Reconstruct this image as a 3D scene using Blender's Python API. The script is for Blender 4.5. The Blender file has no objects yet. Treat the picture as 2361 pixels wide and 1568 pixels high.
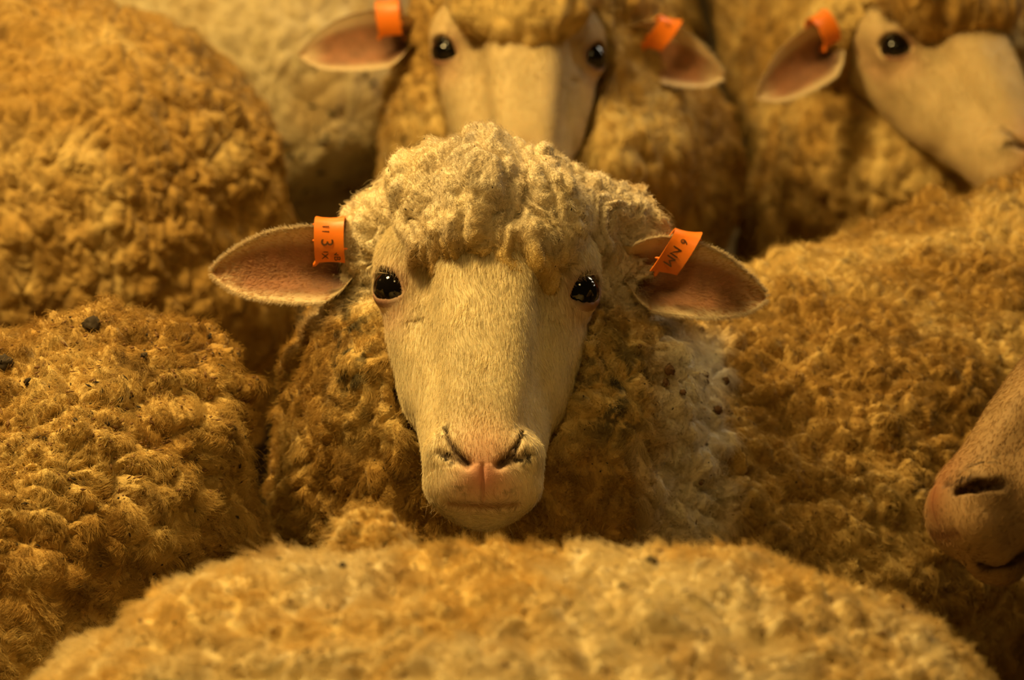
import bpy, math
import numpy as np
from mathutils import Matrix, Vector

# ---------------------------------------------------------------- camera, world, lights, exposure
sc = bpy.context.scene
col = sc.collection
F4 = np.float32
PITCH = math.radians(18.0)
FPX, W_, H_ = 8000.0, 2361.0, 1568.0
cF = np.array([0, math.cos(PITCH), -math.sin(PITCH)])
cU = np.array([0, math.sin(PITCH), math.cos(PITCH)])
cR = np.array([1.0, 0, 0])
cT = -cF
P0 = np.array([0, 0, 0.80])
CAM = P0 - 2.4 * cF - (1122 - 1180.5) * .0003 * cR - (784 - 650) * .0003 * cU

cd = bpy.data.cameras.new('camera')
cam = bpy.data.objects.new('camera', cd)
col.objects.link(cam)
cd.sensor_width = 36.0
cd.lens = FPX / W_ * 36.0
cd.clip_start = .05
m = Matrix.Identity(4)
for i, v in enumerate((cR, cU, cT)):
    for k in range(3):
        m[k][i] = v[k]
for k in range(3):
    m[k][3] = CAM[k]
cam.matrix_world = m
cd.dof.use_dof = True
cd.dof.focus_distance = 2.345
cd.dof.aperture_fstop = 7.0
sc.camera = cam

wd = bpy.data.worlds.new('barn_air')
sc.world = wd
wd.use_nodes = True
wd.node_tree.nodes['Background'].inputs[0].default_value = (1.0, .62, .20, 1)
wd.node_tree.nodes['Background'].inputs[1].default_value = .035


def area_light(name, loc, target, size, power, color, sizey=None):
    ld = bpy.data.lights.new(name, 'AREA')
    ld.energy = power
    ld.color = color
    ld.shape = 'RECTANGLE'
    ld.size = size
    ld.size_y = sizey or size
    o = bpy.data.objects.new(name, ld)
    o.location = loc
    d = Vector(target) - Vector(loc)
    o.rotation_euler = d.to_track_quat('-Z', 'Y').to_euler()
    col.objects.link(o)
    return o


# warm barn lamps above the flock, two added fills between them, and daylight from a high opening at the right
area_light('barn_lamp_light', (-.72, -.02, 2.05), (-.05, .1, .7), .26, 31, (1.0, .665, .22))
area_light('middle_fill_light', (-.25, .42, 2.45), (-.15, 1.1, .6), .3, 11, (1.0, .665, .22))  # unseen fill, added to brighten the pale sheep behind
area_light('front_fill_light', (.15, -1.05, 2.5), (.05, -.3, .7), .3, 4.5, (1.0, .665, .22))  # unseen fill, added to light the foreground fleeces and lower face
area_light('far_lamp_light', (-.7, 2.3, 3.1), (-.3, 1.2, .6), .5, 17, (1.0, .665, .22))
area_light('daylight', (1.75, 1.75, 2.3), (.1, .2, .7), .45, 14, (1.0, .88, .66), .6)

vs = sc.view_settings
vs.view_transform = 'Standard'
vs.look = 'None'
vs.exposure = .0
vs.gamma = 1.0
vs.use_curve_mapping = False
sc.cycles.max_bounces = 4
sc.cycles.diffuse_bounces = 2
sc.cycles.use_adaptive_sampling = True
sc.cycles.adaptive_threshold = .08
sc.cycles.adaptive_min_samples = 10
sc.cycles.transmission_bounces = 4
sc.cycles_curves.shape = 'RIBBONS'

rng = np.random.default_rng(7)


def Wp(px, py, d):
    return CAM + d * cF + (px - 1180.5) / FPX * d * cR + (784 - py) / FPX * d * cU


def cam2w(v):
    v = np.asarray(v, float)
    return v[0] * cR + v[1] * cU + v[2] * cT


def unit(v):
    v = np.asarray(v, float)
    return v / np.linalg.norm(v)


# ---------------------------------------------------------------- noise
def _hash(ix, iy, iz, seed):
    h = (ix.astype(np.uint32) * np.uint32(73856093)) ^ (iy.astype(np.uint32) * np.uint32(19349663)) ^ \
        (iz.astype(np.uint32) * np.uint32(83492791)) ^ np.uint32((seed * 2654435761) & 0xffffffff)
    h ^= h >> np.uint32(15)
    h *= np.uint32(2246822519)
    h ^= h >> np.uint32(13)
    h *= np.uint32(3266489917)
    h ^= h >> np.uint32(16)
    return h


def vnoise(p, seed=0):
    """smooth value noise, -1..1"""
    i = np.floor(p).astype(np.int64)
    f = (p - i).astype(F4)
    f = f * f * f * (f * (f * 6 - 15) + 10)
    out = np.zeros(len(p), F4)
    for dx in (0, 1):
        wx = f[:, 0] if dx else 1 - f[:, 0]
        for dy in (0, 1):
            wy = f[:, 1] if dy else 1 - f[:, 1]
            for dz in (0, 1):
                wz = f[:, 2] if dz else 1 - f[:, 2]
                h = _hash(i[:, 0] + dx, i[:, 1] + dy, i[:, 2] + dz, seed)
                out += wx * wy * wz * (h.astype(F4) * F4(2 / 4294967295.0) - 1)
    return out


def fbm(p, seed=0, oct=3):
    o = np.zeros(len(p), F4)
    a, s = 1.0, 0.0
    for k in range(oct):
        o += a * vnoise(p * (2.03 ** k) + 17.3 * k, seed + k)
        s += a
        a *= .5
    return o / s * 1.6


def vnoise3(p, seed):
    return np.stack([vnoise(p, seed), vnoise(p + 31.7, seed + 1), vnoise(p + 67.1, seed + 2)], 1)


def worley(p, seed=0):
    """F1, F2, nearest cell id, nearest feature point"""
    i = np.floor(p).astype(np.int64)
    n = len(p)
    f1 = np.full(n, 9., F4)
    f2 = np.full(n, 9., F4)
    cid = np.zeros(n, np.uint32)
    cp = np.zeros((n, 3), F4)
    for dx in (-1, 0, 1):
        for dy in (-1, 0, 1):
            for dz in (-1, 0, 1):
                cx, cy, cz = i[:, 0] + dx, i[:, 1] + dy, i[:, 2] + dz
                h = _hash(cx, cy, cz, seed)
                q = np.stack([cx + ((h & np.uint32(1023)).astype(F4) / 1023 * .9 + .05),
                              cy + (((h >> np.uint32(10)) & np.uint32(1023)).astype(F4) / 1023 * .9 + .05),
                              cz + (((h >> np.uint32(20)) & np.uint32(1023)).astype(F4) / 1023 * .9 + .05)], 1)
                d = np.sqrt(((q - p) ** 2).sum(1)).astype(F4)
                near = d < f1
                f2 = np.where(near, f1, np.minimum(f2, d))
                f1 = np.where(near, d, f1)
                cid = np.where(near, h, cid)
                cp[near] = q[near]
    return f1, f2, cid, cp


def sstep(a, b, x):
    t = np.clip((x - a) / (b - a), 0, 1)
    return t * t * (3 - 2 * t)


# ---------------------------------------------------------------- implicit shapes
def smin(a, b, k):
    h = np.clip(.5 + .5 * (b - a) / k, 0, 1)
    return b * (1 - h) + a * h - k * h * (1 - h)


def s_sph(P, c, r):
    return np.sqrt(((P - np.asarray(c, F4)) ** 2).sum(1)) - r


def s_cap(P, a, b, ra, rb):
    a = np.asarray(a, F4); b = np.asarray(b, F4)
    ba = b - a
    t = np.clip(((P - a) @ ba) / max(float(ba @ ba), 1e-9), 0, 1)
    return np.sqrt(((P - a - t[:, None] * ba) ** 2).sum(1)) - (ra + (rb - ra) * t)


def s_ell(P, c, r):
    q = (P - np.asarray(c, F4))
    r = np.asarray(r, F4)
    k0 = np.sqrt(((q / r) ** 2).sum(1))
    k1 = np.sqrt(((q / r ** 2) ** 2).sum(1)) + 1e-9
    return k0 * (k0 - 1) / k1


def s_chain(x, u, n, st, p, c0, c1):
    """superelliptic sections along u, closed by rounded ends of length c0 (low u) and c1 (high u)"""
    st = np.asarray(sorted(st), float)
    g_ = np.linspace(st[0, 0], st[-1, 0], 241)
    kk = np.hanning(43); kk /= kk.sum()
    st = np.stack([g_] + [np.convolve(np.pad(np.interp(g_, st[:, 0], st[:, j]), 21, 'edge'), kk, 'valid') for j in (1, 2, 3)], 1)
    us = st[:, 0]
    uc = np.clip(u, us[0], us[-1])
    nc = np.interp(uc, us, st[:, 1]); a = np.interp(uc, us, st[:, 2]); b = np.interp(uc, us, st[:, 3])
    du = np.abs(u - uc) / np.where(u < us[0], c0, c1)
    d = ((np.abs(x) / a) ** p + (np.abs(n - nc) / b) ** p + du ** p) ** (1 / p)
    return (d - 1) * np.minimum(a, b) * np.where(du > 0, .75, 1.0)


MAIN = [(.085, -.062, .060, .056), (.06, -.060, .070, .062), (.035, -.061, .072, .060),
        (.0, -.063, .067, .056), (-.03, -.061, .060, .053), (-.06, -.057, .052, .046), (-.09, -.049, .0455, .040),
        (-.115, -.040, .0415, .037), (-.132, -.038, .038, .0355), (-.142, -.039, .033, .032)]
NASAL = [(.06, -.014, .041, .034), (.03, -.008, .038, .031), (.0, -.006, .0355, .030), (-.04, -.008, .032, .029),
         (-.08, -.012, .029, .027), (-.105, -.0165, .0268, .0255), (-.118, -.0180, .0262, .0250)]
CT, ST = math.cos(math.radians(28)), math.sin(math.radians(28))


def fp(px, py):   # a point on the face plane from the face's own proportions
    return ((px - 1122) * .0003, (650 - py) * .0003)


def seg2(x, v, pts):
    d = np.full(len(x), 9., F4)
    for (ax, av), (bx, bv) in zip(pts[:-1], pts[1:]):
        bx_, bv_ = bx - ax, bv - av
        t = np.clip(((x - ax) * bx_ + (v - av) * bv_) / (bx_ ** 2 + bv_ ** 2), 0, 1)
        d = np.minimum(d, np.hypot(x - ax - t * bx_, v - av - t * bv_))
    return d


def mirror(pts):
    return [(-a, b) for a, b in pts]


NOSTRIL = [fp(1036, 990), fp(1044, 1012), fp(1060, 1038), fp(1086, 1062)]
NOSTRIL2 = [fp(1084, 1062), fp(1050, 1050), fp(1022, 1040)]
PHIL = [fp(1121, 1066), fp(1121, 1152)]
MOUTH = [fp(1044, 1153), fp(1080, 1157), fp(1122, 1159), fp(1164, 1157), fp(1200, 1153)]
TEAR = [fp(930, 680), fp(958, 732)]
EYE_C = np.array([.0640, .0105, -.0320])
EYE_E = unit([.66, .03, .75])
EYE_S = unit(np.array([-.55, -.62, .40]) - EYE_E * (np.array([-.55, -.62, .40]) @ EYE_E))
EYE_T = np.cross(EYE_E, EYE_S)
EYE_R = .0152


SIDE_SLITS = False
SLIT_NOSE = [(.0215, -.140, -.0055), (.0335, -.1325, -.0075), (.0405, -.1225, -.0150)]
SLIT_MOUTH = [(.014, -.158, -.050), (.030, -.140, -.062), (.040, -.105, -.070)]


def head_sdf(L):
    """L: local head coords (x to the sheep's left, u up the face, n out of the face)"""
    x, u, n = L[:, 0], L[:, 1], L[:, 2]
    f = s_chain(x, u, n, MAIN, 2.3, .019, .034)
    f = smin(f, s_chain(x, u, n, NASAL, 2.8, .033, .035), .013)
    ax = np.abs(x)
    A = np.stack([ax, u, n], 1)
    f = smin(f, s_sph(A, (.053, .034, -.035), .0250), .016)          # brow ridge
    f = smin(f, s_ell(A, (.044, -.014, -.046), (.024, .034, .024)), .014)   # cheekbone
    f = smin(f, s_ell(A, (.042, -.045, -.056), (.018, .035, .030)), .012)   # cheek
    f = smin(f, s_sph(A, (.0190, -.139, -.027), .0205), .010)         # lip lobe
    f = smin(f, s_sph(A, (.025, -.126, -.014), .0150), .009)         # nostril wing
    f = smin(f, s_sph(A, (.0, -.143, -.057), .0150), .014)           # chin
    # eyelids: a shell round the eyeball with an almond opening
    q = A - EYE_C
    lid = np.sqrt((q ** 2).sum(1)) - .0163
    f = smin(f, lid, .012)
    s_, t_, e_ = q @ EYE_S, q @ EYE_T, q @ EYE_E
    l_, h_ = .0165, .0104
    rho = (l_ * l_ + h_ * h_) / (2 * h_)
    alm = np.maximum(np.hypot(s_, t_ - (rho - h_)), np.hypot(s_, t_ + (rho - h_))) - rho
    alm = np.maximum(alm, .003 - e_)
    f = np.maximum(f, -alm)
    if SIDE_SLITS:
        for pts, r in ((SLIT_NOSE, .0031), (SLIT_MOUTH, .0022)):
            for p_, q_ in zip(pts[:-1], pts[1:]):
                f = -smin(-f, s_cap(A, p_, q_, r, r), .004)
    v = CT * u + ST * n
    front = sstep(-.075, -.05, n)
    near = (u < -.02) & (n > -.08)
    g = np.zeros(len(x), F4)
    if near.any():
        xx, vv, aa = x[near], v[near], ax[near]
        d = seg2(-aa, vv, NOSTRIL)
        wn = .0009 + .0020 * np.clip((-.0995 - vv) / .020, 0, 1)
        gg = 1.9 * wn * np.exp(-(d / wn) ** 2)
        d = seg2(-aa, vv, NOSTRIL2)
        gg = np.maximum(gg, .0020 * np.exp(-(d / .0030) ** 2))
        gg = np.maximum(gg, .0014 * np.exp(-(seg2(xx, vv, PHIL) / .0014) ** 2))
        gg = np.maximum(gg, .0020 * np.exp(-(seg2(xx, vv, MOUTH) / .0028) ** 2))
        gg = np.maximum(gg, .0020 * np.exp(-(seg2(-aa, vv, TEAR) / .0055) ** 2))
        g[near] = gg
    return f + g * front * (.15 if SIDE_SLITS else 1.0)


# ---------------------------------------------------------------- meshing
def surface_nets(fn, lo, hi, h):
    lo = np.asarray(lo, float)
    n = np.ceil((np.asarray(hi, float) - lo) / h).astype(int) + 1
    g = [lo[k] + h * np.arange(n[k]) for k in range(3)]
    G = np.stack(np.meshgrid(*g, indexing='ij'), -1).reshape(-1, 3).astype(F4)
    f = np.concatenate([fn(G[i:i + 400000]) for i in range(0, len(G), 400000)]).reshape(n).astype(F4)
    s = f < 0
    c = [n[k] - 1 for k in range(3)]

    def sub(a, dx, dy, dz):
        return a[dx:dx + c[0], dy:dy + c[1], dz:dz + c[2]]
    cnt = np.zeros(c, F4)
    acc = np.zeros(tuple(c) + (3,), F4)
    for ax in range(3):
        o = [k for k in range(3) if k != ax]
        for a in (0, 1):
            for b in (0, 1):
                d0 = [0, 0, 0]; d0[o[0]] = a; d0[o[1]] = b
                d1 = list(d0); d1[ax] = 1
                f0, f1 = sub(f, *d0), sub(f, *d1)
                x = (f0 < 0) != (f1 < 0)
                t = np.where(x, f0 / np.where(x, f0 - f1, 1), 0)
                cnt += x
                for k in range(3):
                    acc[..., k] += np.where(x, (t if k == ax else d0[k]), 0)
    act = cnt > 0
    idx = np.full(c, -1, np.int64)
    idx[act] = np.arange(act.sum())
    base = np.argwhere(act)
    V = lo + h * (base + acc[act] / cnt[act][:, None])
    tris = []
    for ax in range(3):
        o1, o2 = (ax + 1) % 3, (ax + 2) % 3
        sl = [slice(None)] * 3
        s0 = list(sl); s0[ax] = slice(0, -1)
        s1 = list(sl); s1[ax] = slice(1, None)
        x = s[tuple(s0)] != s[tuple(s1)]
        e = np.argwhere(x)
        e = e[(e[:, o1] > 0) & (e[:, o2] > 0) & (e[:, o1] < n[o1] - 1) & (e[:, o2] < n[o2] - 1)]
        if not len(e):
            continue
        ins = s[e[:, 0], e[:, 1], e[:, 2]]
        q = []
        for a, b in ((-1, -1), (0, -1), (0, 0), (-1, 0)):
            e2 = e.copy(); e2[:, o1] += a; e2[:, o2] += b
            q.append(idx[e2[:, 0], e2[:, 1], e2[:, 2]])
        q = np.stack(q, 1)
        q[~ins] = q[~ins][:, ::-1]
        tris += [q[:, [0, 1, 2]], q[:, [0, 2, 3]]]
    T = np.concatenate(tris)
    return V.astype(F4), T


def normals(V, T):
    fn = np.cross(V[T[:, 1]] - V[T[:, 0]], V[T[:, 2]] - V[T[:, 0]])
    N = np.zeros_like(V)
    for k in range(3):
        for j in range(3):
            N[:, j] += np.bincount(T[:, k], fn[:, j], len(V)).astype(F4)
    return N / (np.linalg.norm(N, axis=1, keepdims=True) + 1e-12)


def refine(V, T, mark):
    n = len(V)
    E = np.stack([T[:, [0, 1]], T[:, [1, 2]], T[:, [2, 0]]], 1)
    E = np.sort(E, 2)
    K = E[..., 0] * n + E[..., 1]
    uk = np.unique(K[mark])
    pos = np.clip(np.searchsorted(uk, K), 0, len(uk) - 1)
    hit = uk[pos] == K
    M = np.where(hit, n + pos, -1)
    V2 = np.concatenate([V, (V[uk // n] + V[uk % n]) * .5]).astype(F4)
    cnt = hit.sum(1)
    out = [T[cnt == 0]]
    a = cnt == 3
    t, q = T[a], M[a]
    out += [np.stack([t[:, 0], q[:, 0], q[:, 2]], 1), np.stack([t[:, 1], q[:, 1], q[:, 0]], 1),
            np.stack([t[:, 2], q[:, 2], q[:, 1]], 1), q]
    for k in range(3):
        r = [k, (k + 1) % 3, (k + 2) % 3]
        a = (cnt == 1) & hit[:, k]
        t, q = T[a][:, r], M[a][:, k]
        out += [np.stack([t[:, 0], q, t[:, 2]], 1), np.stack([q, t[:, 1], t[:, 2]], 1)]
        a = (cnt == 2) & ~hit[:, r[2]]
        t, q = T[a][:, r], M[a][:, r]
        out += [np.stack([q[:, 0], t[:, 1], q[:, 1]], 1), np.stack([t[:, 0], q[:, 0], q[:, 1]], 1),
                np.stack([t[:, 0], q[:, 1], t[:, 2]], 1)]
    return V2, np.concatenate(out)


def project(V, T, fn, it=2):
    for _ in range(it):
        N = normals(V, T)
        f = np.concatenate([fn(V[i:i + 300000]) for i in range(0, len(V), 300000)])
        V = (V - N * np.clip(f * .85, -.008, .008)[:, None]).astype(F4)
    return V


def relax(V, T, it=1, w=.5):
    for _ in range(it):
        A = np.concatenate([T[:, [0, 1]], T[:, [1, 2]], T[:, [2, 0]]])
        c = np.bincount(A[:, 0], minlength=len(V)).astype(F4)
        S = np.stack([np.bincount(A[:, 0], V[A[:, 1], k], len(V)) for k in range(3)], 1)
        V = (V * (1 - w) + w * S / np.maximum(c, 1)[:, None]).astype(F4)
    return V


def cam_view(P, margin=.18):
    """depth, inside the (widened) frame?"""
    q = P - CAM
    d = q @ cF
    sx = (q @ cR) / d * FPX + 1180.5
    sy = 784 - (q @ cU) / d * FPX
    ok = (d > .3) & (sx > -margin * W_) & (sx < (1 + margin) * W_) & (sy > -margin * H_) & (sy < (1 + margin) * H_)
    return d, sx, sy, ok


def make_mesh(name, V, T, mat, parent, color=None, smooth=True, faces=None):
    me = bpy.data.meshes.new(name)
    if faces is None:
        me.vertices.add(len(V))
        me.vertices.foreach_set('co', np.ascontiguousarray(V, F4).ravel())
        me.loops.add(len(T) * 3)
        me.loops.foreach_set('vertex_index', np.ascontiguousarray(T, np.int32).ravel())
        me.polygons.add(len(T))
        me.polygons.foreach_set('loop_start', np.arange(0, len(T) * 3, 3, dtype=np.int32))
        me.update(calc_edges=True)
    else:
        me.from_pydata([tuple(map(float, v)) for v in V], [], faces)
    if smooth:
        me.polygons.foreach_set('use_smooth', np.ones(len(me.polygons), bool))
    if color is not None:
        at = me.color_attributes.new('Col', 'FLOAT_COLOR', 'POINT')
        c = np.ones((len(V), 4), F4)
        c[:, :3] = color
        at.data.foreach_set('color', c.ravel())
    me.materials.append(mat)
    o = bpy.data.objects.new(name, me)
    col.objects.link(o)
    if parent is not None:
        o.parent = parent
        o.matrix_parent_inverse = parent_inverse(parent)
    return o


def parent_inverse(p):
    m = Matrix.Identity(4)
    q = p
    chain = []
    while q is not None:
        chain.append(q)
        q = q.parent
    for q in reversed(chain):
        m = m @ (q.matrix_parent_inverse @ Matrix.Translation(q.location) if q.parent else Matrix.Translation(q.location))
    return m.inverted()


def make_curves(name, pts, radius, mat, parent, color=None):
    """pts (n, k, 3), radius (k,) or (n,k)"""
    n, k = pts.shape[:2]
    hc = bpy.data.hair_curves.new(name)
    hc.add_curves([k] * n)
    hc.attributes['position'].data.foreach_set('vector', np.ascontiguousarray(pts, F4).ravel())
    r = hc.attributes.get('radius') or hc.attributes.new('radius', 'FLOAT', 'POINT')
    rr = np.broadcast_to(np.asarray(radius, F4), (n, k))
    r.data.foreach_set('value', np.ascontiguousarray(rr, F4).ravel())
    if color is not None:
        at = hc.attributes.new('Col', 'FLOAT_COLOR', 'CURVE')
        c = np.ones((n, 4), F4)
        c[:, :3] = color
        at.data.foreach_set('color', c.ravel())
    hc.materials.append(mat)
    o = bpy.data.objects.new(name, hc)
    col.objects.link(o)
    if parent is not None:
        o.parent = parent
        o.matrix_parent_inverse = parent_inverse(parent)
    return o


# ---------------------------------------------------------------- materials
def node_mat(name):
    mt = bpy.data.materials.new(name)
    mt.use_nodes = True
    nt = mt.node_tree
    return mt, nt, nt.nodes['Principled BSDF']


def add_bump(nt, bsdf, scale, strength, dist=.001, detail=3):
    tc = nt.nodes.new('ShaderNodeTexCoord')
    nz = nt.nodes.new('ShaderNodeTexNoise')
    nz.inputs['Scale'].default_value = scale
    nz.inputs['Detail'].default_value = detail
    bp = nt.nodes.new('ShaderNodeBump')
    bp.inputs['Strength'].default_value = strength
    bp.inputs['Distance'].default_value = dist
    nt.links.new(tc.outputs['Object'], nz.inputs['Vector'])
    nt.links.new(nz.outputs['Fac'], bp.inputs['Height'])
    nt.links.new(bp.outputs['Normal'], bsdf.inputs['Normal'])
    return nz


def vcol(nt, bsdf, inp='Base Color'):
    at = nt.nodes.new('ShaderNodeAttribute')
    at.attribute_name = 'Col'
    nt.links.new(at.outputs['Color'], bsdf.inputs[inp])
    return at


M = {}
mt, nt, b = node_mat('matted_wool')
vcol(nt, b)
b.inputs['Roughness'].default_value = .95
b.inputs['Specular IOR Level'].default_value = .08
b.inputs['Sheen Weight'].default_value = .15
b.inputs['Sheen Roughness'].default_value = .5
add_bump(nt, b, 520, .9, .0012, 2)
M['wool'] = mt

mt = bpy.data.materials.new('wool_fibre')
mt.use_nodes = True
nt = mt.node_tree
nt.nodes.remove(nt.nodes['Principled BSDF'])
df = nt.nodes.new('ShaderNodeBsdfDiffuse')
tr = nt.nodes.new('ShaderNodeBsdfTranslucent')
mx = nt.nodes.new('ShaderNodeMixShader')
mx.inputs[0].default_value = .22
at = nt.nodes.new('ShaderNodeAttribute')
at.attribute_name = 'Col'
nt.links.new(at.outputs['Color'], df.inputs['Color'])
nt.links.new(at.outputs['Color'], tr.inputs['Color'])
nt.links.new(df.outputs[0], mx.inputs[1])
nt.links.new(tr.outputs[0], mx.inputs[2])
nt.links.new(mx.outputs[0], nt.nodes['Material Output'].inputs['Surface'])
M['fibre'] = mt

mt, nt, b = node_mat('haired_skin')
vcol(nt, b)
b.inputs['Roughness'].default_value = .62
b.inputs['Specular IOR Level'].default_value = .22
b.inputs['Subsurface Weight'].default_value = .12
b.inputs['Subsurface Radius'].default_value = (.006, .003, .0015)
b.inputs['Subsurface Scale'].default_value = 1.0
add_bump(nt, b, 900, .35, .0006, 2)
M['skin'] = mt

mt, nt, b = node_mat('wet_eye')
b.inputs['Base Color'].default_value = (.004, .003, .002, 1)
b.inputs['Roughness'].default_value = .04
b.inputs['Specular IOR Level'].default_value = .5
b.inputs['Coat Weight'].default_value = .0
M['eye'] = mt

mt, nt, b = node_mat('orange_tag_plastic')
nz = add_bump(nt, b, 300, .12, .0005)
rp = nt.nodes.new('ShaderNodeValToRGB')
rp.color_ramp.elements[0].position = .3
rp.color_ramp.elements[0].color = (.90, .20, .012, 1)
rp.color_ramp.elements[1].position = .7
rp.color_ramp.elements[1].color = (1.0, .26, .016, 1)
n2 = nt.nodes.new('ShaderNodeTexNoise')
n2.inputs['Scale'].default_value = 90
nt.links.new(n2.outputs['Fac'], rp.inputs[0])
nt.links.new(rp.outputs[0], b.inputs['Base Color'])
b.inputs['Roughness'].default_value = .42
M['tag'] = mt


def flat_mat(key, name, c, rough=.8, noise=None):
    mt, nt, b = node_mat(name)
    nz = nt.nodes.new('ShaderNodeTexNoise')
    nz.inputs['Scale'].default_value = noise or 60
    rp = nt.nodes.new('ShaderNodeValToRGB')
    rp.color_ramp.elements[0].color = tuple(v * .7 for v in c) + (1,)
    rp.color_ramp.elements[1].color = tuple(min(1, v * 1.25) for v in c) + (1,)
    nt.links.new(nz.outputs['Fac'], rp.inputs[0])
    nt.links.new(rp.outputs[0], b.inputs['Base Color'])
    b.inputs['Roughness'].default_value = rough
    M[key] = mt


flat_mat('print', 'black_print', (.10, .035, .004), .8, 400)
flat_mat('hoof', 'dark_hoof', (.06, .045, .03), .6)
flat_mat('burr', 'seed_burr', (.17, .085, .03), .9, 500)
flat_mat('dung', 'dried_dung', (.045, .03, .016), .95, 300)
flat_mat('chaff', 'straw_chaff', (.22, .11, .035), .8, 300)
flat_mat('floor', 'trodden_straw', (.16, .11, .05), .95, 40)
flat_mat('timber', 'barn_timber', (.12, .08, .045), .85, 8)

# ---------------------------------------------------------------- setting
def box(name, lo, hi, mat, kind='structure'):
    V = [(x, y, z) for x in (lo[0], hi[0]) for y in (lo[1], hi[1]) for z in (lo[2], hi[2])]
    fc = [(0, 1, 3, 2), (4, 6, 7, 5), (0, 4, 5, 1), (2, 3, 7, 6), (0, 2, 6, 4), (1, 5, 7, 3)]
    o = make_mesh(name, np.array(V), None, mat, None, smooth=False, faces=fc)
    o['kind'] = kind
    return o


fl = box('floor', (-5, -4, -.1), (5, 6, 0), M['floor'])
fl['label'] = 'trodden straw floor of the sheep barn'
wb = box('wall_back', (-5, 6, -.1), (5, 6.15, 4.2), M['timber'])
wb['label'] = 'dim timber back wall of the barn'


# ---------------------------------------------------------------- wool
def wool_color(P, seed, tone, stain):
    """fleece colour: cream with yellow grease staining and grey dirt, independent of the light"""
    c_cream = np.array([.69, .50, .19], F4)
    c_stain = np.array([.43, .26, .07], F4)
    c_brown = np.array([.22, .13, .045], F4)
    a = sstep(-.5, .6, fbm(P * 14, seed + 3) + stain)
    c = c_cream + (c_stain - c_cream) * a[:, None]
    f = fbm(P * 120, seed + 9, 2)
    c = c * (1 + .16 * f)[:, None]
    d = sstep(.50, .95, fbm(P * 62, seed + 21, 2) + .25 * vnoise(P * 9, seed + 5)) * .6
    c = c + (c_brown - c) * d[:, None]
    return np.clip(c * tone, .01, 1).astype(F4)


class Sheep:
    pass


def build_fleece(S, fn, lo, hi, h0, target, amp, lock, comb, stretch, parent, fine=1.0):
    V, T = surface_nets(fn, lo, hi, h0)
    V = relax(V, T, 2)
    V = project(V, T, fn, 1)
    size = h0
    while size > target * 1.3:
        C = V[T].mean(1)
        N = normals(V, T)
        fnrm = N[T].mean(1)
        d, sx, sy, ok = cam_view(C)
        vd = (C - CAM); vd /= np.linalg.norm(vd, axis=1, keepdims=True)
        ok &= ((fnrm * vd).sum(1) < .25)
        size *= .5
        if not ok.any():
            break
        V, T = refine(V, T, ok)
        V = project(V, T, fn, 1)
    V = relax(V, T, 1, .4)
    N = normals(V, T)
    comb = unit(comb)
    # locks
    cap = S.cap_weight(V) if S.cap_weight else np.zeros(len(V), F4)
    q = V + vnoise3(V / (lock * 2.6), S.seed) * lock * .75 + vnoise3(V / (lock * .9), S.seed + 40) * lock * .28
    al = q @ comb.astype(F4)
    q = (q - comb.astype(F4) * (al * (1 - 1 / stretch))[:, None]) / lock
    if S.cap_weight:
        qc = S.cap_coords(V)
        wq = cap > .5
        q = np.where(wq[:, None], qc, q)
    f1, f2, cid, cp = worley(q.astype(F4), S.seed)
    edge = np.clip((f2 - f1) / .45, 0, 1)
    hgt = (.62 * edge ** .6 + .38 * (1 - np.clip(f1, 0, 1) ** 2))
    rnd = (cid & np.uint32(255)).astype(F4) / 255
    hgt = hgt * (.65 + .6 * rnd)
    g1, g2, _, _ = worley((V + vnoise3(V / (lock * .5), S.seed + 7) * lock * .25) / (lock * .42), S.seed + 13)
    small = np.clip((g2 - g1) / .5, 0, 1) ** .7
    big = fbm(V * 9, S.seed + 30, 2)
    mid = fbm(V / (lock * 1.8), S.seed + 33, 2)
    A = amp * np.where(cap > .5, S.cap_amp, 1.0) * np.where(cap > .5, 1.0, .75 + .75 * sstep(-.6, .6, vnoise(V * 13, S.seed + 81)))
    disp = A * (hgt - .45) + .30 * A * (small - .5) * np.where(cap > .5, .5, 1) + amp * 1.3 * big + amp * .7 * mid + A * .10 * fine * vnoise(V / .0022, S.seed + 50)
    if S.edge_fade:
        disp *= S.edge_fade(V)
    # tangential vector to the lock's middle
    vec = (cp - q) * lock
    vec += comb.astype(F4) * ((vec @ comb.astype(F4)) * (stretch - 1))[:, None]
    vec[cap > .5] = 0
    vec -= N * (vec * N).sum(1)[:, None]
    Vd = V + N * disp[:, None]
    if S.spread is not None:
        Vd = S.spread(Vd)
    C = S.color(Vd)
    o = make_mesh('fleece', Vd, T, M['wool'], parent, C)
    S.fV, S.fT, S.fN, S.fvec, S.fcid, S.fC, S.fcap = Vd, T, normals(Vd, T), vec, cid, C, cap
    S.fcomb = comb.astype(F4)
    S.fleece = o
    return o


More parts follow.
